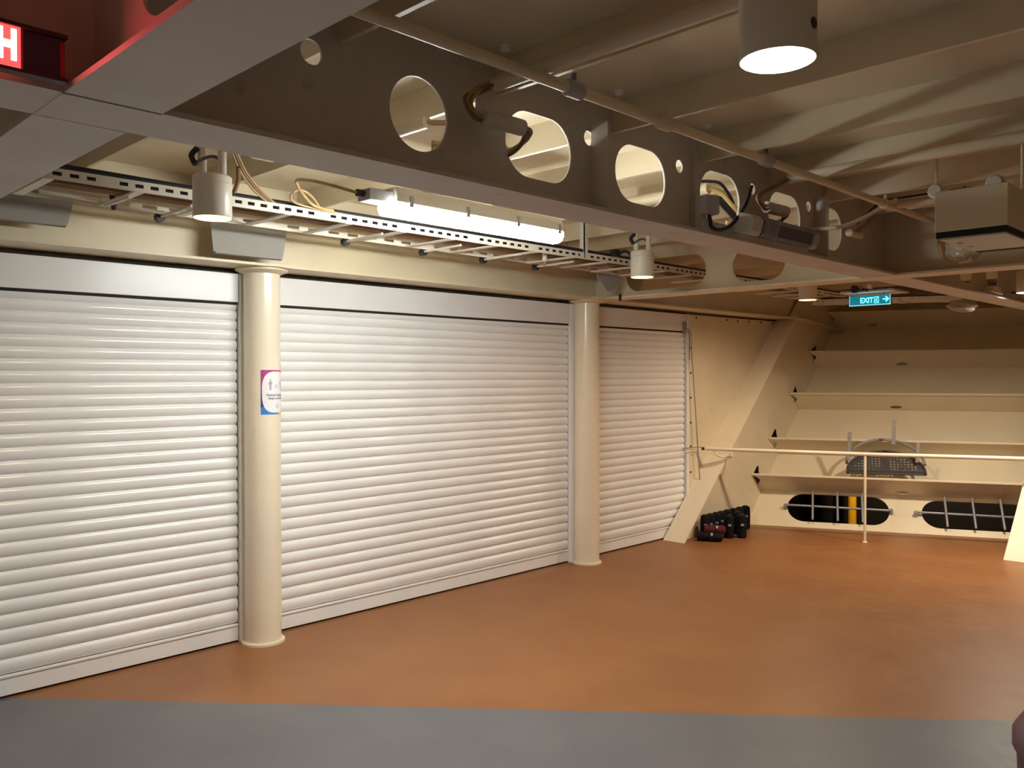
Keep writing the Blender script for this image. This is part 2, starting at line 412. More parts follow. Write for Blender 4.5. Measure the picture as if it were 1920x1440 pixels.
# ------------------------------------------------------------------ columns
def column(x, y, label):
    t = thing('steel_column', (x, y, 0), label, 'column')
    MB().lathe([(.107, 0.0), (.107, 2.222)], (x, y, 0), 64).build('shaft', M['column'], t, smooth=True)
    MB().lathe([(.128, 0.0), (.127, .012), (.120, .017), (.107, .018)], (x, y, 0), 64).build('base_ring', M['paint'], t, smooth=True)
    MB().lathe([(.112, 2.205), (.155, 2.2225), (.155, 2.234)], (x, y, 0), 64).build('top_ring', M['paint'], t, smooth=True)
    return t
column(-4.628, 2.540, 'round cream column with the coloured notice on it')
column(-4.600, 5.548, 'bare round cream column between the middle and the narrow shutter')
column(-4.628, -0.47, 'round cream column outside the left edge of the view')

# ------------------------------------------------------------------ steel beams overhead
def webT_x(x): return frame((x, 0, 0), (0, 1, 0), (0, 0, 1), (1, 0, 0))     # plane of constant x, u = y
def webT_y(y): return frame((0, y, 0), (1, 0, 0), (0, 0, 1), (0, 1, 0))     # plane of constant y, u = x

GX = -2.16
t = thing('longitudinal_girder', (GX, 4.0, ZF), 'long overhead girder pierced by round and oval holes', 'beam')
holes = [circle((1.748, 2.452), .1215, 48)]
for yc in (2.325, 2.965, 3.607, 4.262, 4.80): holes.append(rrect((yc, 2.452), .364, .243, .118, 12))
for y in (1.345, 1.975, 2.612, 3.255, 3.915, 4.545): holes.append(circle((y, 2.545), .030 if y > 1.5 else .038, 20))
for yc in (6.6, 7.3, 8.0): holes.append(rrect((yc, 2.452), .364, .243, .118, 12))
plate('web', [rect(-3.0, 2.245, 9.9, ZC)] + holes, .012, webT_x(GX), M['paint_old'], t)
MB().box((-2.268, -3.0, ZF), (-2.048, 10.0, ZF + .014)).build('flange', M['paint_old'], t)
for y in (2.63, 4.61, 3.35):
    MB().box((GX + .006, y - .005, ZF + .014), (GX + (.09 if y != 3.35 else .03), y + .005, 2.60)).build('bracket_plate', M['paint_old'], t)

t = thing('transverse_beam', (-1.0, .75, ZF), 'nearer cross beam overhead, its wide flange crossing the top left corner', 'beam')
plate('web', [rect(-4.6, 2.245, 3.2, ZC), rrect((-1.73, 2.47), .30, .22, .105, 12), rrect((-1.0, 2.47), .36, .22, .105, 12)], .012, webT_y(.75), M['paint_old'], t)
MB().box((-4.6, .64, ZF - .001), (3.2, .86, ZF + .013)).build('flange', M['paint_old'], t)

MB().box((-2.052, .64, ZF - .0022), (-2.046, .86, ZF + .001)).build('weld_seam', M['greysteel'], t)
MB().box((-2.270, .64, ZF - .0018), (-2.266, .86, ZF + .001)).build('weld_seam', M['paint_old'], t)
t = thing('transverse_beam', (-1.0, 5.67, ZF), 'farther cross beam overhead running from the farther column past the girder', 'beam')
hl = [rrect((-3.89, 2.415), .76, .25, .12, 12), rrect((-3.07, 2.415), .42, .25, .12, 12), rrect((-1.70, 2.415), .28, .25, .12, 12), rrect((-1.05, 2.415), .40, .25, .12, 12)]
plate('web', [rect(-4.6, 2.245, 3.2, ZC)] + hl, .012, webT_y(5.67), M['paint'], t)
MB().box((-4.62, 5.56, ZF - .001), (3.2, 5.775, ZF + .013)).build('flange', M['paint'], t)

t = thing('edge_beam', (-4.6, 3.0, ZF), 'beam running above the shutters on top of the columns', 'beam')
MB().prism([(-3.0, ZF + .012), (10.38, ZF + .012), (10.86, ZC), (-3.0, ZC)], -4.606, -4.594, frame((0, 0, 0), (0, 1, 0), (0, 0, 1), (1, 0, 0))).build('web', M['paint'], t)
MB().box((-4.79, -3.0, ZF), (-4.455, 9.35, ZF + .014)).build('flange', M['paint'], t)
m = MB()
vs = [(-4.70, 9.35, ZF), (-4.455, 9.35, ZF), (-4.455, 10.35, 2.14), (-4.70, 10.35, 2.14)]
vs += [(x, y, z + .014) for x, y, z in vs]
m.add(vs, [(0, 3, 2, 1), (4, 5, 6, 7), (0, 1, 5, 4), (1, 2, 6, 5), (2, 3, 7, 6), (3, 0, 4, 7)]).build('flange_end', M['paint'], t)
for y, (cx, cy) in ((0, (-4.628, 2.540)), (0, (-4.60, 5.548))):
    MB().lathe([(.185, ZF + .001), (.185, ZF + .015)], (cx, cy, 0), 48).build('column_cap', M['paint'], t, smooth=True)

ob = MB().box((-4.262, 5.552, 2.208), (-4.240, 5.560, 2.266)).build('black_clip', M['black'], None)
tag(ob, 'small black clip on the near edge of the farther cross beam, right of the column', 'clip')
# pale cover plates hanging in front of the edge beam
def cover(y0, y1, z0, z1, flare, label, x=-4.44):
    m = MB(); T = frame((x, 0, 0), (0, 1, 0), (0, 0, 1), (1, 0, 0))
    T = T @ Matrix.Rotation(math.radians(-10), 4, 'X')
    T = frame((x, 0, z0), (0, 1, 0), (-.22, 0, .975), (.975, 0, .22))
    h = z1 - z0
    m.prism([(y0 + .01, 0), (y1 - .01, 0), (y1, .02), (y1 + flare, h), (y0 - .0, h), (y0, .012)], -.006, .006, T)
    m.box((y0 + .01, -.001, -.012), (y1 - .01, .010, .012), T)
    o = m.build('cover_plate', M['panelgrey'], None, bevel=.002)
    return tag(o, label, 'cover plate', 'cover plates in front of the edge beam')
cover(1.00, 1.405, 2.325, 2.50, .045, 'leftmost pale cover plate under the cable tray, partly behind the near cross beam flange')
cover(2.145, 2.575, 2.275, 2.51, .06, 'pale cover plate above the column with the notice')
cover(5.70, 6.09, 2.315, 2.55, .16, 'pale cover plate beside the lamp near the farther column')

# pointed gusset with a round boss above the farther column
t = thing('pointed_gusset', (-4.2, 5.35, 2.27), 'pointed plate with a round boss above the farther column', 'gusset')
T = frame((-4.2, 5.33, 2.27), (0.15, 0.99, 0), (0, 0, 1), (.99, -.15, 0))
MB().prism([(0.02, 0), (.05, .01), (.25, .24), (.25, .30), (-.16, .30), (-.155, .18), (-.10, .09), (-.02, .01)], -.006, .006, T).build('plate', M['panelgrey'], t)
MB().tube([T @ Vector((-.03, .17, .002)), T @ Vector((-.03, .17, .05))], .034, 20).build('boss', M['yellowish'] if 'yellowish' in M else M['column'], t, smooth=True)
# ------------------------------------------------------------------ braces
def brace(x0, x1, y0, label, h=2.28, sl=1.02):
    m = MB(); th = .014
    d = Vector((0, sl, 1)).normalized(); n = Vector((0, -1, sl)).normalized()
    T = frame((0, y0, 0), (1, 0, 0), d, -n)
    L = h / d.z
    vs = [T @ Vector(p) for p in ((x0, 0, 0), (x1, 0, 0), (x1, L, 0), (x0, L, 0))]
    b2 = [v + Vector((0, .022, 0)) for v in vs]
    m.add(vs + b2, [(0, 1, 2, 3), (7, 6, 5, 4), (0, 4, 5, 1), (1, 5, 6, 2), (2, 6, 7, 3), (3, 7, 4, 0)])
    o = m.build('slanted_brace', M['column'], None)
    return tag(o, label, 'brace')
brace(-4.70, -4.462, 6.822, 'slanted flat brace rising right of the narrow shutter, behind the railing end')
brace(-2.10, -1.86, 8.150, 'slanted flat brace at the right edge of the view', 2.6, 1.03)

# ------------------------------------------------------------------ railing
RZ = 0.842
def rp(a, n=0.0, z=RZ): p = Vector((-3.257, 8.068, z)) + E_ * a + MI * n; return p
t = thing('handrail', rp(0, 0, 0), 'thin cream handrail crossing in front of the sloping end wall', 'railing')
MB().tube([rp(-1.50, 0, RZ + .010), rp(0), rp(3.0)], .0185, 16).build('rail', M['column'], t, smooth=True)
MB().tube([rp(0, 0, 0), rp(0, 0, RZ - .012)], .0125, 14).build('post', M['column'], t, smooth=True)
MB().lathe([(.024, 0), (.024, .006), (.014, .012)], rp(0, 0, 0), 20).build('foot', M['column'], t, smooth=True)
MB().tube([rp(3.0, 0, 0), rp(3.0, 0, RZ - .012)], .0125, 14).build('post', M['column'], t, smooth=True)
MB().tube(smooth_path([rp(-1.42, 0, RZ), rp(-1.36, 0, RZ - .06), rp(-1.25, -.06, RZ - .07), (-4.47, 7.70, RZ - .02)]), .010, 10).build('wall_bracket', M['column'], t, smooth=True)
MB().tube([rp(-1.505, 0, RZ + .010), rp(-1.53, 0, RZ + .010)], .015, 12).build('end_cap', M['black'], t)

# pull rod hanging on the bolted panel
t = thing('pull_rod', (-4.68, 7.2, 2.02), 'thin grey rod hanging from a small bracket beside the narrow shutter', 'rod')
MB().box((-4.70, 7.150, 2.01), (-4.675, 7.180, 2.13)).build('bracket', M['barsteel'], t, bevel=.003)
MB().tube(smooth_path([(-4.67, 7.17, 2.06), (-4.66, 7.20, 2.055), (-4.65, 7.225, 2.02), (-4.65, 7.235, 1.9), (-4.645, 7.31, 1.2), (-4.64, 7.385, .49)]), .0055, 8).build('rod', M['steel'], t, smooth=True)
MB().tube(smooth_path([(-4.67, 7.185, 2.04), (-4.66, 7.205, 2.03), (-4.66, 7.215, 1.95), (-4.66, 7.222, 1.75)]), .004, 8).build('cord', M['greysteel'], t, smooth=True)
t = thing('stay_wire', (-4.68, 7.14, .88), 'pair of thin wires between the narrow shutter and the end of the handrail', 'wire')
MB().tube([(-4.69, 7.14, .870), rp(-1.53, 0, RZ + .025)], .004, 6).build('upper_wire', M['steel'], t)
MB().tube([(-4.69, 7.13, .832), rp(-1.53, 0, RZ - .002)], .004, 6).build('lower_wire', M['column'], t)

# ------------------------------------------------------------------ bars in front of the wall openings
def bar_guard(a0, a1, verts, q, label):
    t = thing('bar_guard', TP @ Vector((a0, q, .04)), label, 'guard bars')
    MB().tube([TP @ Vector((a0, q - .012, .0)), TP @ Vector((a0, q, .04)), TP @ Vector((a1, q - .01, .04)), TP @ Vector((a1, q - .022, .0))], .0125, 10).build('horizontal_bar', M['steel'], t, smooth=True)
    for a in (a0, a1):
        MB().tube([TP @ Vector((a, q - .02, 0)), TP @ Vector((a, q - .01, .055))], .02, 12).build('end_bracket', M['steel'], t, smooth=True)
    for a in verts:
        MB().tube([TP @ Vector((a, .415, .062)), TP @ Vector((a, .065, .062))], .0125, 10).build('vertical_bar', M['steel'], t, smooth=True)
bar_guard(.545, 1.58, (.82, 1.065, 1.305), .245, 'grey guard bars over the left long opening low in the sloping wall')
bar_guard(1.81, 2.92, (2.085, 2.335, 2.585), .232, 'grey guard bars over the right long opening low in the sloping wall')

# outside the openings
ld = bpy.data.lights.new('outer_fill', 'AREA'); ld.shape = 'DISK'; ld.size = .3; ld.energy = 45; ld.color = (1, .8, .5)  # unseen light added outside to brighten the yellow post
lo = bpy.data.objects.new('outer_fill', ld); COL.objects.link(lo); lo.location = (-4.2, 11.2, 1.4); lo.rotation_euler = (math.radians(50), 0, math.radians(35))
ob = MB().tube([(-5.03, 12.0, -1.6), (-5.03, 12.0, 1.4)], .060, 20).build('yellow_post', M['yellowpost'], None, smooth=True)
tag(ob, 'yellow post outside, seen through the left long opening', 'post')
struct(MB().box((-9.5, 13.2, -1.6), (3.2, 13.3, 1.5)).build('wall_outer', M['outside']))
struct(MB().box((-9.5, 9.6, -1.7), (3.2, 13.3, -1.6)).build('trim_3', M['outside']))
ob = MB().box((-5.45, 12.3, -1.6), (-5.30, 12.45, .8)).build('brown_bollard', M['outside'], None, bevel=.01)
tag(ob, 'dim brown square post outside, left of the yellow post through the left opening', 'post')

# ------------------------------------------------------------------ perforated half-round platform leaning on the stiffener
def platform():
    t = thing('perforated_platform', (-3.35, 8.85, .55), 'dark half-round perforated step with three upright bars behind the handrail', 'step')
    # plate hangs nearly upright: flat edge at the bottom
    O = Vector((-3.363, 8.86, .572)); u = (Vector((-3.031, 9.042, .572)) - Vector((-3.699, 8.724, .566))).normalized()
    v = Vector((-.10, .28, .30)).normalized(); v = (v - u * v.dot(u)).normalized(); wv = u.cross(v)
    if wv.y > 0: wv = -wv
    T = frame(O, u, v, wv)
    half = .37; H = .30
    outer = [(-half, 0), (half, 0)] + [(half * math.cos(k * PI / 28) if k < 28 else -half, .03 + (H - .03) * math.sin(k * PI / 28)) for k in range(0, 29)]
    holes = []
    for i in range(8):
        for j in range(6):
            for s in (-1, 1):
                cx = s * (.055 + i * .033); cy = .075 + j * .032
                if (cx / (half - .03)) ** 2 + ((cy - .02) / (H - .05)) ** 2 < .9:
                    holes.append([(cx - .010, cy - .008), (cx + .006, cy - .008), (cx + .010, cy + .008), (cx - .006, cy + .008)])
    for i in range(18):
        cx = -.28 + i * .031
        if abs(cx) > .03: holes.append([(cx - .008, .026), (cx + .008, .026), (cx + .008, .036), (cx - .008, .036)])
    plate('step_plate', [outer] + holes, .008, T, M['greysteel'], t)
    # rim
    rim = [T @ Vector((half * math.cos(k * PI / 28), .03 + (H - .03) * math.sin(k * PI / 28), .012)) for k in range(29)]
    MB().tube([T @ Vector((half, 0, .012))] + rim + [T @ Vector((-half, 0, .012))], .012, 8).build('rim', M['greysteel'], t, smooth=True)
    # rear hoop
    D = Vector((-.03, .06, .085))
    hoop = [T @ Vector((.372 * math.cos(k * PI / 28), .02 + .33 * math.sin(k * PI / 28), 0)) + D for k in range(29)]
    MB().tube(hoop, .016, 8).build('hoop', M['barsteel'], t, smooth=True)
    for uu, top in ((-.355, 1.00), (.075, 1.135), (.30, .905)):
        p0 = O + u * uu + D * .9; z0 = .70 if abs(uu) > .2 else .88
        k = (top - z0)
        MB().box((-.019, -.008, 0), (.019, .008, 1), frame((p0.x, p0.y, z0), u, Vector((-u.y, u.x, 0)), Vector((-.02, .16, 1)).normalized() * (k * 1.0))).build('upright_bar', M['barsteel'], t, bevel=.003)
    MB().box((-.36, -.01, 0), (.36, .0, .02), frame(O + D * .3, u, D.normalized(), (0, 0, 1))).build('rear_strip', M['greysteel'], t)
platform()

# short bar poking from the sloping wall near the bags
ob = MB().tube([TP @ Vector((.18, .13, .0)), TP @ Vector((.14, .16, .09))], .011, 8).build('stub_bar', M['steel'], None)
tag(ob, 'short grey bar sticking out of the wall corner right of the black bags', 'bar')

# ------------------------------------------------------------------ rolled bags
def bag(p, h, r, m, label, lying=None, lean=0.0, i=0):
    t = thing('stuff_sack', p, label, 'bag', 'rolled bags on the floor by the side wall')
    p = Vector(p)
    if lying is None:
        ax = Vector((math.sin(lean), .02 * ((i % 3) - 1), 1)).normalized(); p0 = p
    else:
        ax = Vector((*lying, 0)).normalized(); p0 = p + Vector((0, 0, 0)) - ax * h / 2
    def q(s): return p0 + ax * (h * s)
    pts = [q(s) for s in (0, .03, .1, .5, .86, .95, 1.0)]
    MB().tube(pts, [r * .80, r * .97, r, r * 1.02, r, r * .95, r * .70], 20).build('body', m, t, smooth=True)
    MB().tube([q(.57), q(.60)], r * 1.06, 20).build('strap', M['black'], t, smooth=True)
    side = Vector((.6, -.8, 0)) if lying is None else Vector((.3, -.7, .6))
    side = (side - ax * side.dot(ax)).normalized(); u2 = side.cross(ax)
    T = frame(q(.55) + side * r, u2, ax, side)
    MB().box((-.014, 0, -.002), (.014, .02, .009), T).build('buckle', M['buckle'], t)
    MB().tube([q(1.0), q(1.0) + ax * .006], r * .5, 14).build('lid', M['black'], t)
    return t
for i, y in enumerate((7.93, 7.83, 7.73, 7.63, 7.53)):
    bag((-4.435 - .012 * i, y, 0), .235 - .004 * i, .046, M['blackbag'], ['black rolled bag at the far right end of the back row', 'black rolled bag, second from the right in the back row', 'black rolled bag, third from the right in the back row', 'black rolled bag, fourth from the right in the back row', 'black rolled bag, fifth from the right in the back row'][i], i=i)
for i, y in enumerate((7.40, 7.29, 7.19)):
    bag((-4.46, y, 0), .225, .047, M['blackbag'], ['black rolled bag just behind the red bag', 'black rolled bag left of the one behind the red bag', 'black rolled bag standing nearest the slanted brace'][i], i=i)
bag((-4.215, 7.46, 0), .225, .046, M['blackbag'], 'black rolled bag at the right end of the front row', i=1)
bag((-4.30, 7.365, 0), .220, .047, M['blackbag'], 'black rolled bag in the front row, right beside the red bag', i=2)
bag((-4.335, 7.60, 0), .225, .045, M['blackbag'], 'black rolled bag tucked between the front and back rows', i=0)
bag((-4.36, 7.20, .094), .20, .045, M['redbag'], 'dark red rolled bag lying on the black one', lying=(.80, .55))
bag((-4.345, 7.085, .043), .235, .043, M['blackbag'], 'black rolled bag lying on the floor in front', lying=(.85, .45))

# ------------------------------------------------------------------ downlights
def lamp(x, y, k, label, bright=False, shown=True):
    t = thing('downlight', (x, y, 2.27), label, 'lamp')
    H = .17
    MB().lathe([(.066, 2.275), (.078, 2.268), (.080, 2.272), (.080, 2.27 + H - .035), (.078, 2.27 + H - .034), (.078, 2.27 + H - .030), (.080, 2.27 + H - .029), (.080, 2.27 + H), (.074, 2.27 + H + .006)], (x, y, 0), 48).build('housing', M['whitepaint'], t, smooth=True)
    MB().lathe([(.074, 2.2665), (.074, 2.2705)], (x, y, 0), 40).build('lens', M['lens_bright'] if bright else M['lens'], t)
    for dx, dy in ((-.03, -.03), (.03, .03)):
        MB().tube([(x + dx, y + dy, 2.27 + H), (x + dx, y + dy, 2.60)], .018, 12).build('stem', M['whitepaint'], t, smooth=True)
    MB().box((x - .05, y - .05, 2.60), (x + .05, y + .05, ZC)).build('mount', M['paint'], t)
    if shown:
        MB().tube(smooth_path([(x - .03, y - .06, 2.49), (x - .045, y - .07, 2.53), (x - .02, y - .055, 2.56)]), .012, 8).build('gland', M['black'], t, smooth=True)
        MB().tube(smooth_path([(x - .02, y - .06, 2.50), (x, y, 2.53), (x + .02, y + .05, 2.51)]), .007, 8).build('cable', M['darkgrey'], t, smooth=True)
    ld = bpy.data.lights.new('downlight_glow', 'AREA'); ld.shape = 'DISK'; ld.size = .15; ld.energy = DOWN_W * abs(k)
    ld.color = COOL if k < 0 else (WARM if not bright else WHITE); ld.spread = math.radians(165)
    lo = bpy.data.objects.new('downlight_glow', ld); COL.objects.link(lo); lo.location = (x, y, 2.263)
    lo.parent = t; lo.matrix_parent_inverse = WM[t.name].inverted()
    return t
labs = ['cylindrical downlight at the upper left, nearest the notice column', 'cylindrical downlight left of the farther column beam, middle of the view', 'farthest downlight, a warm glow left of the exit sign', 'big white-glowing cylindrical downlight at the top right',
        'bright lamp cut by the right edge beyond the farther cross beam', 'downlight just outside the right edge', 'downlight outside the right edge by the sloping wall', 'downlight behind the viewer near the shutters', 'downlight behind the viewer', 'downlight to the right of the viewer', 'downlight far to the right of the view']
for i, (x, y, k) in enumerate(LAMPS):
    t = lamp(x, y, k, labs[i], bright=(i in (3, 4)), shown=i < 5)
    if i == 3:
        MB().tube([(x + .0785, y, 2.325), (x + .0815, y, 2.325)], .012, 14).build('red_plug', M['maroon'], t)
        MB().tube([(x + .018, y - .0775, 2.375), (x + .0185, y - .0815, 2.375)], .005, 8).build('screw', M['black'], t)

# ------------------------------------------------------------------ fluorescent fitting
def fluorescent():
    x, y0, y1 = -3.02, 2.27, 3.37
    t = thing('fluorescent_fitting', (x, 2.8, 2.34), 'long lit fluorescent fitting above the cable tray', 'lamp')
    T = frame((x, 0, 2.31), (1, 0, 0), (0, 0, 1), (0, 1, 0))
    MB().prism([(-.066, .050), (.066, .050), (.066, .094), (.050, .118), (-.050, .118), (-.066, .094)], y0, y1, T).build('housing', M['whitepaint'], t, bevel=.004)
    MB().prism([(-.056, .052), (.056, .052), (.060, .030), (.046, .004), (.02, -.006), (-.02, -.006), (-.046, .004), (-.060, .030)], y0 - .012, y1 + .012, T).build('diffuser', M['diffuser'], t, smooth=True)
    MB().box((x - .045, y0 - .13, 2.355), (x + .045, y0, 2.405)).build('end_box', M['grey'], t, bevel=.004)
    MB().tube([(x + .0, y0 - .12, 2.385), (x + .0, y0 - .165, 2.383)], .016, 12).build('gland', M['black'], t, smooth=True)
    for y in (y0 + .08, y0 + .42, y0 + .76, y1 - .03):
        MB().box((x + .058, y - .012, 2.345), (x + .070, y + .012, 2.395)).build('clip', M['grey'], t, bevel=.003)
    for y in (y0 + .25, y1 - .25):
        MB().box((x - .03, y - .03, 2.405), (x + .03, y + .03, 2.60)).build('bracket', M['paint'], t)
    t2 = thing('supply_cable', (-3.05, 1.9, 2.35), 'tan cable looping from the cable tray to the fluorescent fitting', 'cable')
    MB().tube(smooth_path([(-3.68, 2.42, 2.44), (-3.62, 2.26, 2.44), (-3.45, 2.07, 2.49), (-3.30, 2.04, 2.47), (-3.12, 2.04, 2.42), (-3.02, 2.11, 2.383)]), .007, 8).build('first_cable', M['cable_tan'], t2, smooth=True)
    MB().tube(smooth_path([(-3.69, 2.36, 2.43), (-3.66, 2.28, 2.49), (-3.62, 2.19, 2.50), (-3.60, 2.13, 2.46), (-3.64, 2.20, 2.435), (-3.70, 2.5, 2.432)]), .006, 8).build('second_cable', M['cable_tan'], t2, smooth=True)
fluorescent()

# ------------------------------------------------------------------ cable trays
def slotted_rail(p0, p1, h, name, parent, slots=True, step=.055):
    p0 = Vector(p0); p1 = Vector(p1); d = (p1 - p0); L = d.length; d.normalize()
    T = frame(p0, d, (0, 0, 1), d.cross(Vector((0, 0, 1))))
    loops = [rect(0, 0, L, h)]
    if slots:
        s = .03; k = 0
        while s < L - .05:
            if k % 8 != 7: loops.append(rect(s, h * .36, s + step * .55, h * .70))
            s += step; k += 1
    plate(name, loops, .003, T, M['tray'], parent)
t = thing('cable_tray', (-3.28, 4.0, 2.26), 'slotted ladder cable tray running along above the shutters', 'cable tray')
XA, XB, ZT = -3.69, -4.11, 2.388
slotted_rail((XA, .3, ZT), (XA, 9.6, ZT), .046, 'side_rail', t, step=.065)
slotted_rail((XB, .3, ZT), (XB, 9.6, ZT), .046, 'side_rail', t, step=.13)
y = .74
while y < 9.5:
    MB().box((XB, y - .02, ZT - .002), (XA, y + .02, ZT + .006)).build('rung', M['tray'], t)
    y += .357
for y in (1.73, 2.81, 3.39, 3.91, 4.43):
    a = MB().tube([(XA - .1, y, ZT - .006), (XB - .04, y, ZT - .010)], .007, 8).build('support_arm', M['tray'], t)
    MB().tube([(XB - .02, y, ZT - .012), (XB - .055, y, ZT - .012)], .023, 12).build('end_cap', M['black'], a, smooth=True)
a = MB().tube([(XA - .1, 1.45, ZT - .006), (XB + .02, 1.45, ZT - .006)], .006, 8).build('support_arm', M['tray'], t)
MB().tube([(XB + .06, 1.47, ZT + .05), (XB + .05, 1.485, ZT - .02)], .014, 8).build('end_cap', M['black'], a, smooth=True)
for y in (1.0, 4.44, 6.1):
    MB().box((XA - .004, y - .018, ZT + .01), (XA + .004, y + .018, 2.66)).box((XA - .036, y - .018, ZT + .01), (XA + .004, y - .012, 2.66)).build('hanger', M['tray'], t)
cb = thing('tray_cable', (-3.2, 4.0, 2.28), 'black cables lying in the ladder tray above the shutters', 'cable')
for k, (dx, rr) in enumerate(((-.020, .0135), (-.055, .012), (-.09, .010))):
    pts = [(XA + dx + .006 * math.sin(j * 1.7 + k), .3 + j * .45, ZT + (.056 if k == 0 else .034) + .003 * math.sin(j * .9 + k)) for j in range(21)]
    MB().tube(smooth_path(pts, 3), rr, 8).build('cable', M['black'], cb, smooth=True)
for k in range(3):
    pts = [(XA - .16 - .03 * k + .006 * math.sin(j * 1.3 + k), .3 + j * .45, ZT + .024) for j in range(21)]
    MB().tube(smooth_path(pts, 3), .009, 8).build('cable', M['cable_brown'], cb, smooth=True)

t = thing('cross_cable_tray', (-2.6, 8.3, 2.3), 'slotted cable tray crossing beyond the exit sign', 'cable tray')
slotted_rail((-3.85, 8.22, 2.315), (-1.5, 8.60, 2.265), .045, 'side_rail', t)
slotted_rail((-3.85, 8.44, 2.315), (-1.5, 8.82, 2.265), .045, 'side_rail', t, step=.11)
for k in range(7):
    s = k / 6.0
    MB().box((-3.85 + 2.3 * s - .015, 8.22 + .37 * s, 2.313 - .05 * s), (-3.85 + 2.3 * s + .015, 8.44 + .37 * s, 2.320 - .05 * s)).build('rung', M['tray'], t)
ob = MB().tube([(-3.8, 8.3, 2.365), (-1.6, 8.66, 2.318)], .013, 8).build('thick_cable', M['black'], None)
tag(ob, 'black cable lying in the tray beyond the exit sign', 'cable')

t = thing('sprinkler_head', (-3.84, 4.19, 2.39), 'small white nozzle with a brass tip under the cable tray, left of the middle downlight', 'sprinkler')
MB().tube([(-3.84, 4.19, ZC), (-3.84, 4.19, 2.365)], .010, 10).tube([(-3.84, 4.19, 2.42), (-3.84, 4.19, 2.37)], .016, 12).build('body', M['whitepaint'], t, smooth=True)
MB().tube([(-3.84, 4.19, 2.365), (-3.84, 4.19, 2.335)], .009, 8).build('tip', M['fore'], t, smooth=True)
t = thing('cable_gland_pair', (-3.66, 4.83, 2.45), 'black cable fitting on the tray just left of the middle downlight', 'cable fitting')
MB().box((-3.70, 4.72, 2.436), (-3.66, 4.79, 2.485)).build('block', M['black'], t, bevel=.004)
MB().tube(smooth_path([(-3.68, 4.79, 2.46), (-3.66, 4.84, 2.48), (-3.66, 4.89, 2.472), (-3.68, 4.95, 2.448)]), .012, 8).build('loop', M['greysteel'], t, smooth=True)
# tan cables by the upper-left downlight
t = thing('drop_cables', (-3.3, 1.9, 2.5), 'tan and brown cables dropping beside the upper left downlight', 'cable')
for k, c in enumerate(('cable_tan', 'cable_brown', 'cable_tan')):
    MB().tube(smooth_path([(-3.50 - .02 * k, 1.72, 2.68), (-3.56, 1.80 + .01 * k, 2.62), (-3.62, 1.88 + .015 * k, 2.54), (-3.66, 1.96 + .02 * k, 2.48), (-3.70, 2.06 + .02 * k, 2.435)]), .006, 8).build('cable', M[c], t, smooth=True)
MB().tube(smooth_path([(-3.56, 1.84, 2.54), (-3.60, 1.86, 2.49), (-3.64, 1.86, 2.44)]), .010, 8).build('thick_cable', M['cable_brown'], t, smooth=True)
t = thing('junction_box', (-3.35, 1.88, 2.56), 'cream junction box on the ceiling right of the upper left downlight', 'junction box')
MB().box((-3.44, 1.82, 2.56), (-3.26, 1.95, ZC)).build('body', M['whitepaint'], t, bevel=.004)
MB().box((-3.43, 1.83, 2.554), (-3.27, 1.94, 2.56)).build('lid', M['paint'], t, bevel=.002)

# ------------------------------------------------------------------ water pipes
t = thing('water_pipe', (-1.825, 3.0, 2.545), 'thin cream pipe clamped under the ceiling stiffeners beside the girder', 'pipe')
MB().tube([(-1.825, -2.0, 2.545), (-1.825, 5.66, 2.545)], .0185, 16).build('pipe', M['paint'], t, smooth=True)
for y, c in ((2.135, 'grey'), (2.655, 'paint'), (3.435, 'grey'), (4.79, 'paint')):
    cp = MB().tube([(-1.825, y - .040, 2.545), (-1.825, y - .034, 2.545), (-1.825, y + .034, 2.545), (-1.825, y + .040, 2.545)], [.02, .028, .028, .02], 16).build('coupling', M[c], t, smooth=True)
    MB().tube([(-1.825, y, 2.565), (-1.825, y, 2.598)], .009, 8).build('stud', M['darkgrey' if c == 'grey' else 'paint'], cp)
t = thing('water_pipe', (-1.2, 4.6, 2.50), 'second cream pipe starting at a round coupling behind the hanging box', 'pipe')
MB().tube([(-1.18, 4.43, 2.50), (-1.18, 5.66, 2.50)], .017, 16).build('pipe', M['paint'], t, smooth=True)
MB().lathe([(.030, -.03), (.040, -.02), (.040, .02), (.030, .03)], (-1.18, 4.43, 2.50), 24, 'y').build('coupling', M['lightgrey'], t, smooth=True)
t = thing('pipe_coupling', (-1.43, 4.43, 2.50), 'round pipe coupling with a short pipe left above the hanging box', 'pipe fitting')
MB().lathe([(.028, -.03), (.036, -.02), (.036, .02), (.028, .03)], (-1.44, 4.42, 2.50), 24, 'y').build('collar', M['lightgrey'], t, smooth=True)
MB().tube([(-1.44, 4.42, 2.52), (-1.44, 4.42, ZC)], .008, 8).tube([(-1.44, 4.42, 2.50), (-1.40, 4.62, 2.50)], .02, 12).build('pipe', M['paint'], t, smooth=True)

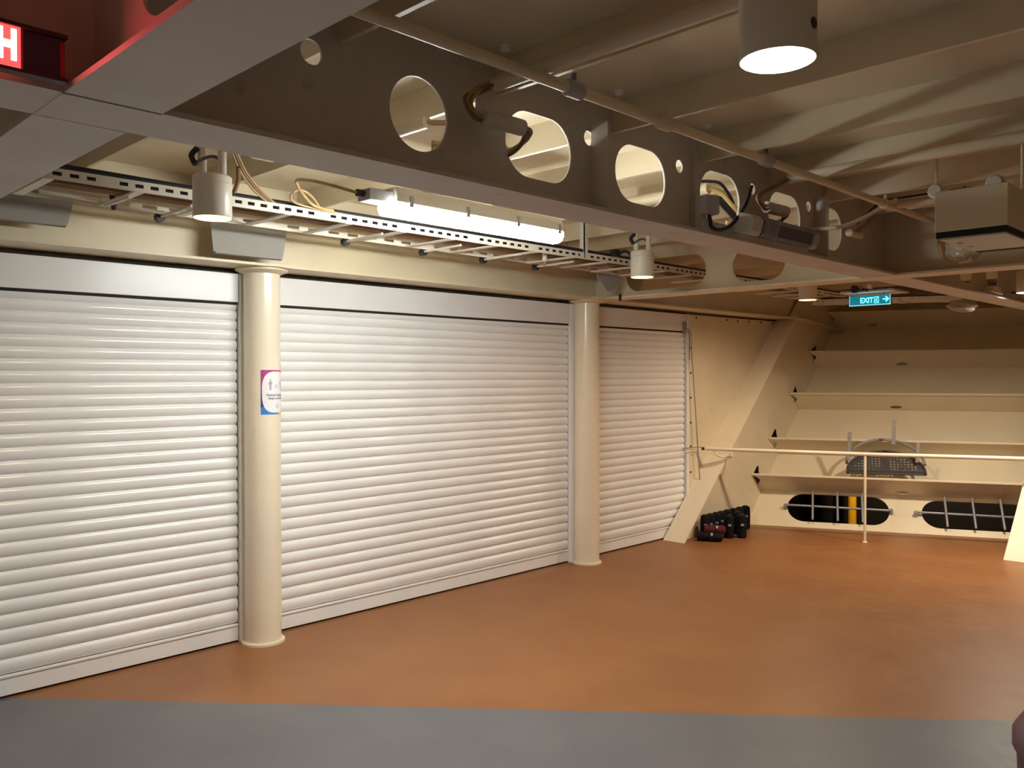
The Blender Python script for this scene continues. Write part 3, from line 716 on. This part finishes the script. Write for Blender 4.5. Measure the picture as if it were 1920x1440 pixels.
# ------------------------------------------------------------------ conduits with cable bundles through the girder holes
def conduit(y, xs, z, yst0, yst1, zst, label, xe=3.0, curl=True):
    t = thing('cable_conduit', (xs, y, z), label, 'conduit')
    MB().tube([(xs, y, z), (xe, y, z)], .026, 18).build('tube', M['paint'], t, smooth=True)
    s = MB().tube([(GX + .10, yst0, zst), (GX + .10, yst1, zst + .004)], .029, 16).build('stub', M['paint_old'], t, smooth=True)
    cols = ('cable_brown', 'cable_tan', 'cable_brown', 'cable_tan')
    for k in range(4):
        o = (k - 1.5) * .010; oz = .008 * ((k % 2) * 2 - 1)
        x1 = GX + .10
        MB().tube(smooth_path([(xs + .02, y + o, z + oz), (xs - .012, y + o - .02, z + oz - .008), (xs - .018, y - .06 + o, z - .03 + oz), (x1 - .01, yst0 - .05 + o, zst + .05), (x1 - .0, yst0 - .03 + o * .3, zst + oz), (x1, yst0 + .04, zst + oz)]), .007, 8).build('cable', M[cols[k]], t, smooth=True)
        MB().tube(smooth_path([(x1, yst1 - .02, zst + oz), (x1 - .015, yst1 + .045 + o, zst + oz), (x1 - .06, yst1 + .060 + o, zst - .030 + o), (x1 - .11, yst1 + .030 + o, zst - .060 + o), (x1 - .15, yst1 - .06, zst - .074 + o), (x1 - .20, yst1 - .24, zst - .070 + o)]), .0085, 8).build('cable', M[cols[k]], t, smooth=True)
conduit(2.01, -2.07, 2.592, 1.935, 2.13, 2.462, 'cream conduit with brown cables curling into the second girder hole')
conduit(4.02, -2.01, 2.592, 3.88, 4.08, 2.435, 'cream conduit with brown cables curling down above the finned unit')
# cables behind the first hole
t = thing('cable_bundle', (-2.5, 2.2, 2.5), 'tan cables seen through the round girder hole', 'cable')
for k in range(3):
    MB().tube(smooth_path([(-2.42, 2.0 + .012 * k, 2.535), (-2.34, 2.08 + .015 * k, 2.53), (-2.28, 2.16, 2.50 - .01 * k), (-2.30, 2.3, 2.47)]), .008, 8).build('cable', M['cable_tan' if k != 1 else 'cable_brown'], t, smooth=True)
MB().tube([(-2.95, 2.0, 2.535), (-2.42, 2.0, 2.535)], .022, 14).tube([(-2.8, 2.0, 2.55), (-2.8, 2.0, ZC)], .006, 8).build('tube', M['paint'], t, smooth=True)

# thin bent conduit near the last girder hole
t = thing('bent_conduit', (-2.0, 4.6, 2.42), 'thin cream bent conduit crossing the last girder hole', 'conduit')
MB().tube(smooth_path([(-2.30, 4.58, 2.43), (-2.05, 4.58, 2.415), (-2.00, 4.63, 2.425), (-1.93, 4.72, 2.47), (-1.80, 4.88, 2.58)], 6), .011, 10).build('tube', M['paint'], t, smooth=True)
t = thing('end_conduit', (-1.9, 5.0, 2.5), 'cream conduit with brown and black cables in the far corner by the cross beam', 'conduit')
MB().tube([(-1.88, 4.92, 2.56), (-1.30, 4.92, 2.56)], .022, 14).build('tube', M['paint'], t, smooth=True)
MB().tube([(-1.86, 4.90, 2.592), (-1.42, 4.90, 2.592)], .006, 8).build('black_cable', M['black'], t)
MB().tube(smooth_path([(-1.86, 4.92, 2.60), (-1.92, 4.93, 2.58), (-2.0, 4.95, 2.53), (-2.06, 4.97, 2.49)]), .007, 8).build('black_cable', M['black'], t, smooth=True)
for k in range(4):
    MB().tube(smooth_path([(-1.86, 4.90 + .01 * k, 2.565), (-1.92, 4.90 + .012 * k, 2.545), (-1.99, 4.92 + .012 * k, 2.48), (-2.06, 4.93 + .01 * k, 2.43)]), .008, 8).build('cable', M['cable_brown'], t, smooth=True)
MB().tube([(-2.06, 4.86, 2.425), (-2.06, 5.02, 2.425)], .022, 14).build('stub', M['paint'], t, smooth=True)
MB().tube([(-1.45, 4.88, 2.60), (-1.45, 4.88, 2.55)], .006, 8).build('clip', M['black'], t)

# ------------------------------------------------------------------ finned unit and grey box on the girder
t = thing('finned_unit', (-2.0, 3.9, 2.25), 'grey elongated unit with a dark ribbed face, resting on the girder flange', 'light fitting')
u = Vector((0, 1, 0)); T = frame((-2.01, 3.555, 2.262), (0, 1, 0), (.28, 0, .96), (.96, 0, -.28))
prof = [(-.05, 0), (.03, -.002), (.042, .02), (.042, .075), (.02, .092), (-.05, .092)]
m = MB(); n = len(prof)
def seg(y0, y1): 
    vs = [T @ Vector((y0, b, a)) for a, b in prof] + [T @ Vector((y1, b, a)) for a, b in prof]
    return MB().add(vs, [tuple(reversed(range(n))), tuple(range(n, 2 * n))] + [(i, (i + 1) % n, n + (i + 1) % n, n + i) for i in range(n)])
seg(0.0, .10).build('end_housing', M['lightgrey'], t, bevel=.006)
seg(.10, .62).build('body', M['darkgrey'], t)
seg(.62, .70).build('end_cap', M['grey'], t, bevel=.010)
f = MB()
for k in range(34):
    y = .112 + k * .0150
    if k == 8: f.box((y - .004, -.002, .030), (y + .006, .094, .050), T)
    f.box((y, 0.004, .028), (y + .0035, .018, .049), T); f.box((y, .074, .022), (y + .0035, .092, .048), T)
    if k < 8: f.box((y, .018, .036), (y + .004, .074, .047), T)
f.build('fins', M['grey'], t)
MB().box((.02, -.02, -.05), (.68, -.004, .0), T).build('base_strip', M['paint_old'], t)
t = thing('grey_junction_box', (-2.04, 3.27, 2.31), 'grey box hanging in the fourth girder hole on black cables', 'junction box')
T = frame((-2.03, 3.258, 2.315), Vector((.25, .97, 0)), (0, 0, 1), Vector((.97, -.25, 0)))
MB().box((0, 0, -.030), (.076, .084, .020), T).build('body', M['grey'], t, bevel=.005)
MB().box((.004, .004, .020), (.072, .080, .024), T).build('lid', M['grey'], t, bevel=.002)
t = thing('black_cable', (-2.03, 3.4, 2.28), 'black cable looping from the grey box up to the small girder hole', 'cable')
MB().tube(smooth_path([(-2.030, 3.30, 2.318), (-2.032, 3.315, 2.29), (-2.036, 3.335, 2.264), (-2.036, 3.40, 2.260), (-2.035, 3.487, 2.288), (-2.035, 3.568, 2.346), (-2.036, 3.63, 2.404), (-2.038, 3.672, 2.461), (-2.045, 3.70, 2.500), (-2.09, 3.79, 2.525), (-2.17, 3.905, 2.540)]), .009, 10).build('sheath', M['black'], t, smooth=True)
ob = MB().tube(smooth_path([(-2.05, 3.29, 2.318), (-2.045, 3.285, 2.29), (-2.05, 3.28, 2.26)]), .007, 8).build('short_cable', M['grey'], None, smooth=True)
tag(ob, 'short grey cable below the grey box in the girder hole', 'cable')
# things behind the fourth hole
t = thing('inner_cables', (-2.6, 3.9, 2.45), 'yellow and black cables seen through the fourth girder hole', 'cable')
for k in range(3):
    MB().tube(smooth_path([(-2.40, 3.90 + .02 * k, 2.585), (-2.35, 3.93 + .02 * k, 2.56), (-2.31, 3.97 + .01 * k, 2.51 - .01 * k), (-2.29, 4.04, 2.43)]), .014, 8).build('yellow_cable', M['cable_yellow'], t, smooth=True)
MB().tube(smooth_path([(-2.30, 3.58, 2.545), (-2.30, 3.66, 2.565), (-2.30, 3.743, 2.580), (-2.30, 3.845, 2.586), (-2.30, 3.93, 2.545), (-2.30, 3.98, 2.500)]), .008, 8).build('black_cable', M['black'], t, smooth=True)
MB().tube([(-2.28, 3.80, 2.495), (-2.28, 3.96, 2.425)], .018, 8).build('black_cable', M['black'], t)
MB().tube([(-3.0, 3.90, 2.585), (-2.40, 3.90, 2.585)], .030, 16).build('tube', M['paint'], t, smooth=True)

# ------------------------------------------------------------------ hanging box at the right edge
t = thing('ceiling_box', (-1.12, 4.1, 2.2), 'large cream box with dark gaps hanging from the ceiling at the right edge', 'air unit')
MB().box((-1.255, 3.83, 2.205), (-.975, 4.50, 2.378)).build('body', M['paint'], t, bevel=.004)
MB().box((-1.250, 3.833, 2.180), (-.980, 4.42, 2.205)).build('gap', M['gap'], t)
MB().box((-1.240, 3.845, 2.172), (-.985, 4.30, 2.181)).build('lower_panel', M['lightgrey'], t, bevel=.002)
for y in (3.98, 4.12):
    MB().tube([(-1.20, y, 2.1725), (-1.20, y, 2.169)], .012, 12).build('screw', M['grey'], t)
MB().box((-1.22, 4.30, 2.172), (-.985, 4.325, 2.184)).build('rear_gap', M['gap'], t)
for p in ((-0.99, 4.1), (-0.99, 4.45)):
    MB().tube([(p[0], p[1], 2.378), (p[0], p[1], 2.72)], .008, 8).build('hanger', M['paint'], t)
# pale lump added for the brightly lit view through the cross beam hole
def lump(name, c, r, m, label, cat, sq=(1, 1, 1), seed=1):
    rnd = random.Random(seed)
    bm = bmesh.new(); bmesh.ops.create_icosphere(bm, subdivisions=3, radius=1)
    ph = [rnd.uniform(0, 6) for _ in range(6)]
    for v in bm.verts:
        d = v.co.normalized()
        k = 1 + .12 * math.sin(4 * d.x + ph[0]) * math.sin(3 * d.y + ph[1]) + .08 * math.sin(7 * d.z + ph[2] + 4 * d.x)
        v.co = Vector((d.x * r * sq[0] * k, d.y * r * sq[1] * k, d.z * r * sq[2] * k)) + Vector(c)
    me = bpy.data.meshes.new(name); bm.to_mesh(me); bm.free(); me.materials.append(m)
    for p in me.polygons: p.use_smooth = False
    return tag(finish(me, name, None), label, cat)
lump('bright_view_lump', (-1.70, 5.69, 2.39), .095, M['column'], 'pale lump standing for the brightly lit view through the cross beam hole behind the hanging box', 'wrapping', (1.1, .5, .85), 3)
lump('insulation_wrap', (-2.40, 8.05, 2.205), .10, M['greysteel2'], 'rounded pale lump below the girder right of the cross tray', 'wrapping', (1.3, .8, .6), 5)
# pale block and coil by the bright lamp
t = thing('pale_fitting', (-2.02, 8.0, 2.26), 'pale block fitting left of the bright lamp at the right edge', 'fitting')
MB().box((-2.10, 7.55, 2.262), (-2.03, 7.85, 2.285)).box((-2.09, 7.60, 2.285), (-2.03, 7.80, 2.32)).build('block', M['column'], t, bevel=.01)

# fittings in the top right corner
t = thing('spray_nozzle', (-.25, 2.55, 2.56), 'blurred brass and cream fitting in the top right corner', 'fitting')
MB().tube([(-.40, 2.02, 2.62), (-.335, 2.14, 2.62)], .022, 14).build('body', M['paint'], t, smooth=True)
MB().tube([(-.335, 2.14, 2.62), (-.31, 2.185, 2.615)], .014, 12).build('tip', M['fore'], t, smooth=True)
MB().tube([(-.42, 2.00, 2.62), (-.42, 2.00, 2.72)], .012, 10).build('drop', M['darkgrey'], t, smooth=True)

# ------------------------------------------------------------------ exit sign
t = thing('exit_sign', (-2.79, 7.0, 2.17), 'glowing blue-green EXIT sign with an arrow under the ceiling', 'sign')
x0, x1, z0, z1 = -2.958, -2.625, 2.172, 2.252
MB().box((x0, 7.0, z0), (x1, 7.022, z1)).build('case', M['darkgrey'], t)
MB().box((x0 + .004, 6.994, z0 + .004), (x1 - .004, 7.0, z1 - .002)).build('face', M['exit_green'], t)
MB().box((x0, 6.990, z0 - .003), (x1, 7.0, z0 + .005)).box((x0, 6.990, z0), (x0 + .004, 7.0, z1)).box((x1 - .004, 6.990, z0), (x1, 7.0, z1)).build('rim', M['exit_edge'], t)
T = frame((-2.815, 6.992, 2.210), (1, 0, 0), (0, 0, 1), (0, -1, 0))
me = text_mesh('EXIT', .062, .003, .0012); me.transform(T @ Matrix.Scale(.85, 4, (1, 0, 0))); me.materials.clear(); me.materials.append(M['exit_cyan']); me.name = 'lettering'
finish(me, 'lettering', t)
T = frame((-2.645, 6.992, 2.215), (1, 0, 0), (0, 0, 1), (0, -1, 0))
MB().prism([(-.040, -.005), (-.008, -.005), (-.020, -.020), (-.012, -.024), (.012, 0), (-.012, .024), (-.020, .020), (-.008, .005), (-.040, .005)], -.001, .002, T).build('arrow', M['exit_cyan'], t)
T = frame((-2.735, 6.992, 2.212), (1, 0, 0), (0, 0, 1), (0, -1, 0))
m = MB().prism(rect(-.017, -.026, .017, -.022), -.001, .002, T).prism(rect(-.017, .022, .017, .026), -.001, .002, T).prism(rect(-.019, -.026, -.016, .026), -.001, .002, T).prism(rect(.016, -.026, .019, .026), -.001, .002, T)
m.prism(circle((.004, .015), .0045, 10), -.001, .002, T)
m.prism([(-.003, .009), (.003, .009), (.004, -.004), (.010, -.018), (.006, -.018), (0, -.007), (-.010, -.016), (-.012, -.013), (-.003, -.003)], -.001, .002, T)
m.prism([(-.003, .008), (-.011, .002), (-.010, 0), (-.002, .004)], -.001, .002, T).build('running_figure', M['exit_cyan'], t)
for x in (-2.9, -2.69):
    MB().tube([(x, 7.01, z1), (x, 7.01, 2.275)], .005, 8).build('stem', M['paint'], t)
ob = MB().box((-2.98, 6.86, 2.270), (-2.56, 7.22, 2.284)).build('sign_mounting_plate', M['paint_old'], None)
tag(ob, 'flat cream plate above the exit sign', 'mounting plate')
ld = bpy.data.lights.new('exit_glow', 'AREA'); ld.shape = 'RECTANGLE'; ld.size = .31; ld.size_y = .07; ld.energy = .12; ld.color = (.1, .75, 1)
lo = bpy.data.objects.new('exit_glow', ld); COL.objects.link(lo); lo.location = (-2.79, 6.988, 2.212); lo.rotation_euler = (-PI / 2, 0, 0)
lo.parent = t; lo.matrix_parent_inverse = WM[t.name].inverted()
t = thing('black_adaptor', (-2.85, 6.84, 2.285), 'black adaptor with a coiled black cable above the exit sign', 'adaptor')
MB().box((-2.862, 6.80, 2.262), (-2.822, 6.84, 2.322)).build('body', M['black'], t, bevel=.003)
c = Vector((-2.79, 6.81, 2.288))
MB().tube([c + Vector((.019 * math.cos(k * .45) * 1.1, .002 * k / 10, .021 * math.sin(k * .45))) for k in range(30)] + [(-2.765, 6.815, 2.272), (-2.745, 6.815, 2.272)], .003, 6).build('coiled_cable', M['black'], t, smooth=True)
MB().box((-2.75, 6.805, 2.266), (-2.735, 6.825, 2.278)).build('plug', M['black'], t)
ob = MB().box((-2.735, 6.80, 2.290), (-2.70, 6.83, 2.322)).build('wall_socket', M['whitepaint'], None, bevel=.003)
tag(ob, 'small cream socket right of the black adaptor above the exit sign', 'socket')

# ------------------------------------------------------------------ lit red sign, top left
t = thing('illuminated_sign', (-2.0, .4, 2.24), 'lit red sign with a glowing letter H in the top left corner', 'sign')
MB().box((-2.13, .08, 2.262), (-2.012, .632, 2.345)).build('case', M['maroon'], t, bevel=.004)
MB().box((-2.012, .545, 2.247), (-1.998, .628, 2.335)).build('dark_lens', M['red_dark'], t, bevel=.002)
MB().box((-2.012, .08, 2.247), (-1.996, .541, 2.337)).build('lit_panel', M['red_lit'], t)
MB().box((-1.999, .618, 2.252), (-1.996, .626, 2.325)).build('lens_edge', M['red_edge'], t)
MB().box((-2.02, .08, 2.335), (-1.99, .632, 2.343)).box((-2.02, .08, 2.240), (-1.99, .632, 2.247)).build('frame', M['maroon'], t)
T = frame((-1.995, .515, 2.292), (0, 1, 0), (0, 0, 1), (1, 0, 0))
me = text_mesh('H', .085, .003, .004); me.transform(T @ Matrix.Scale(.62, 4, (1, 0, 0))); me.materials.clear(); me.materials.append(M['red_letter']); me.name = 'letter'
finish(me, 'letter', t)
ld = bpy.data.lights.new('sign_glow', 'AREA'); ld.shape = 'RECTANGLE'; ld.size = .08; ld.size_y = .42; ld.energy = 1.3; ld.color = (1.0, .05, .09)
lo = bpy.data.objects.new('sign_glow', ld); COL.objects.link(lo); lo.location = (-1.99, .32, 2.292); lo.rotation_euler = (0, -PI / 2, PI)
lo.rotation_euler = (0, -PI / 2, 0)
lo.parent = t; lo.matrix_parent_inverse = WM[t.name].inverted()

# ------------------------------------------------------------------ notice on the column
def poster():
    cx, cy, R0 = -4.628, 2.540, .1083
    W_, H_ = .200, .272; zb = 1.365; a0 = math.radians(-35)      # start angle, going counter-clockwise (to the right)
    def cp(s, z, off=0.0):
        a = a0 + s / R0; return Vector((cx + (R0 + off) * math.cos(a), cy + (R0 + off) * math.sin(a), zb + z))
    cols = [mat('notice_white', (.86, .85, .87), .5), mat('notice_pink', (.62, .06, .22), .5), mat('notice_magenta', (.45, .04, .24), .5), mat('notice_navy', (.035, .035, .19), .5),
            mat('notice_blue', (.03, .24, .62), .5), mat('notice_yellow', (.85, .60, .05), .5), mat('notice_ink', (.06, .06, .14), .5), mat('notice_light_ink', (.38, .38, .45), .5)]
    m = MB(); NX, NY = 190, 250
    for i in range(NX):
        for j in range(NY):
            s = (i + .5) / NX * W_; z = (j + .5) / NY * H_; u_ = s / W_; v_ = z / H_
            c = 0
            bx = abs((u_ - .52) / .47); by = abs((v_ - .50) / .45)
            if u_ < .015 or u_ > .985 or v_ < .012 or v_ > .985: c = 0
            elif bx ** 3.2 + by ** 2.8 < 1: c = 0
            elif v_ > .47: c = 1 if (u_ > .35 and v_ > .9) else 2
            elif v_ < .47 and u_ < .5:
                c = 4 if v_ < .16 + .18 * max(0, u_ - .02) * 2 else 3
            elif u_ < .60: c = 4
            elif v_ < .22: c = 5
            else: c = 1
            if v_ < .05 + .0 and u_ > .62: c = 5
            p = [cp(i / NX * W_, j / NY * H_), cp((i + 1) / NX * W_, j / NY * H_), cp((i + 1) / NX * W_, (j + 1) / NY * H_), cp(i / NX * W_, (j + 1) / NY * H_)]
            m.add(p, [(0, 1, 2, 3)], c)
    o = m.build('notice', cols, None)
    bm = bmesh.new(); bm.from_mesh(o.data); bmesh.ops.remove_doubles(bm, verts=bm.verts, dist=1e-6); bm.to_mesh(o.data); bm.free()
    tag(o, 'pink, navy and blue bordered notice about physical distancing on the nearer column', 'notice')
    def ink(me, s, z, name, mt):
        for v in me.vertices: v.co = cp(s + v.co.x, z + v.co.y, .0006 + v.co.z * .2)
        me.materials.clear(); me.materials.append(mt); me.name = name
        finish(me, name, o)
    ink(text_mesh('Physical Distancing', .0178, .0004, .0004), W_ * .52, H_ * .435, 'first_line', cols[6])
    ink(text_mesh('keeps us all safe', .0178, .0004, .0004), W_ * .52, H_ * .365, 'second_line', cols[6])
    for s in (.30, .74):
        m = MB(); T = Matrix()
        m.prism(circle((0, .033), .0055, 16), 0, .0004, T)
        m.prism([(-.012, .014), (-.006, .025), (.006, .025), (.012, .014), (.010, .004), (.0075, .012), (.006, -.0), (.006, -.026), (.001, -.026), (.0, -.006), (-.001, -.026), (-.006, -.026), (-.006, 0), (-.0075, .012), (-.010, .004)], 0, .0004, T)
        me = bpy.data.meshes.new('figure_icon'); me.from_pydata(m.v, [], m.f); ink(me, W_ * s, H_ * .64, 'figure_icon', cols[7])
    for dz, hw in ((.008, .010), (0, .020), (-.010, .014)):
        m = MB().prism(rect(-hw, -.0012, hw, .0012), 0, .0004, Matrix())
        # subdivide so it hugs the column
        me = bpy.data.meshes.new('distance_line')
        v = []; f = []
        for k in range(9): v += [(-hw + 2 * hw * k / 8, -.0012, 0), (-hw + 2 * hw * k / 8, .0012, 0)]
        for k in range(8): f.append((2 * k, 2 * k + 2, 2 * k + 3, 2 * k + 1))
        me.from_pydata(v, [], f); ink(me, W_ * .52, H_ * .63 + dz, 'distance_line', cols[7])
    v = []; f = []
    for k in range(24):
        a = 2 * PI * k / 24; v += [(.013 * math.cos(a), .013 * math.sin(a), 0), (.0115 * math.cos(a), .0115 * math.sin(a), 0)]
    for k in range(24): k2 = (k + 1) % 24; f.append((2 * k, 2 * k2, 2 * k2 + 1, 2 * k + 1))
    o2 = len(v); v += [(-.003, -.008, 0), (.004, -.008, 0), (.004, .006, 0), (-.003, .003, 0)]; f.append((o2, o2 + 1, o2 + 2, o2 + 3))
    me = bpy.data.meshes.new('round_emblem'); me.from_pydata(v, [], f); ink(me, W_ * .54, H_ * .20, 'round_emblem', cols[7])
poster()

# ------------------------------------------------------------------ dark object at the lower right edge
t = thing('litter_bin', (-.336, 2.350, 0), 'dark maroon rounded bin cut by the lower right corner', 'bin')
px, py = -.336, 2.350
MB().lathe([(.20, 0), (.21, .02), (.232, .69), (.235, .72)], (px, py, 0), 40).build('body', M['maroon'], t, smooth=True)
MB().lathe([(.242, .715), (.242, .745), (.22, .780), (.15, .81), (.05, .82)], (px, py, 0), 40).build('lid', M['maroon'], t, smooth=True)
bpy.context.view_layer.update()
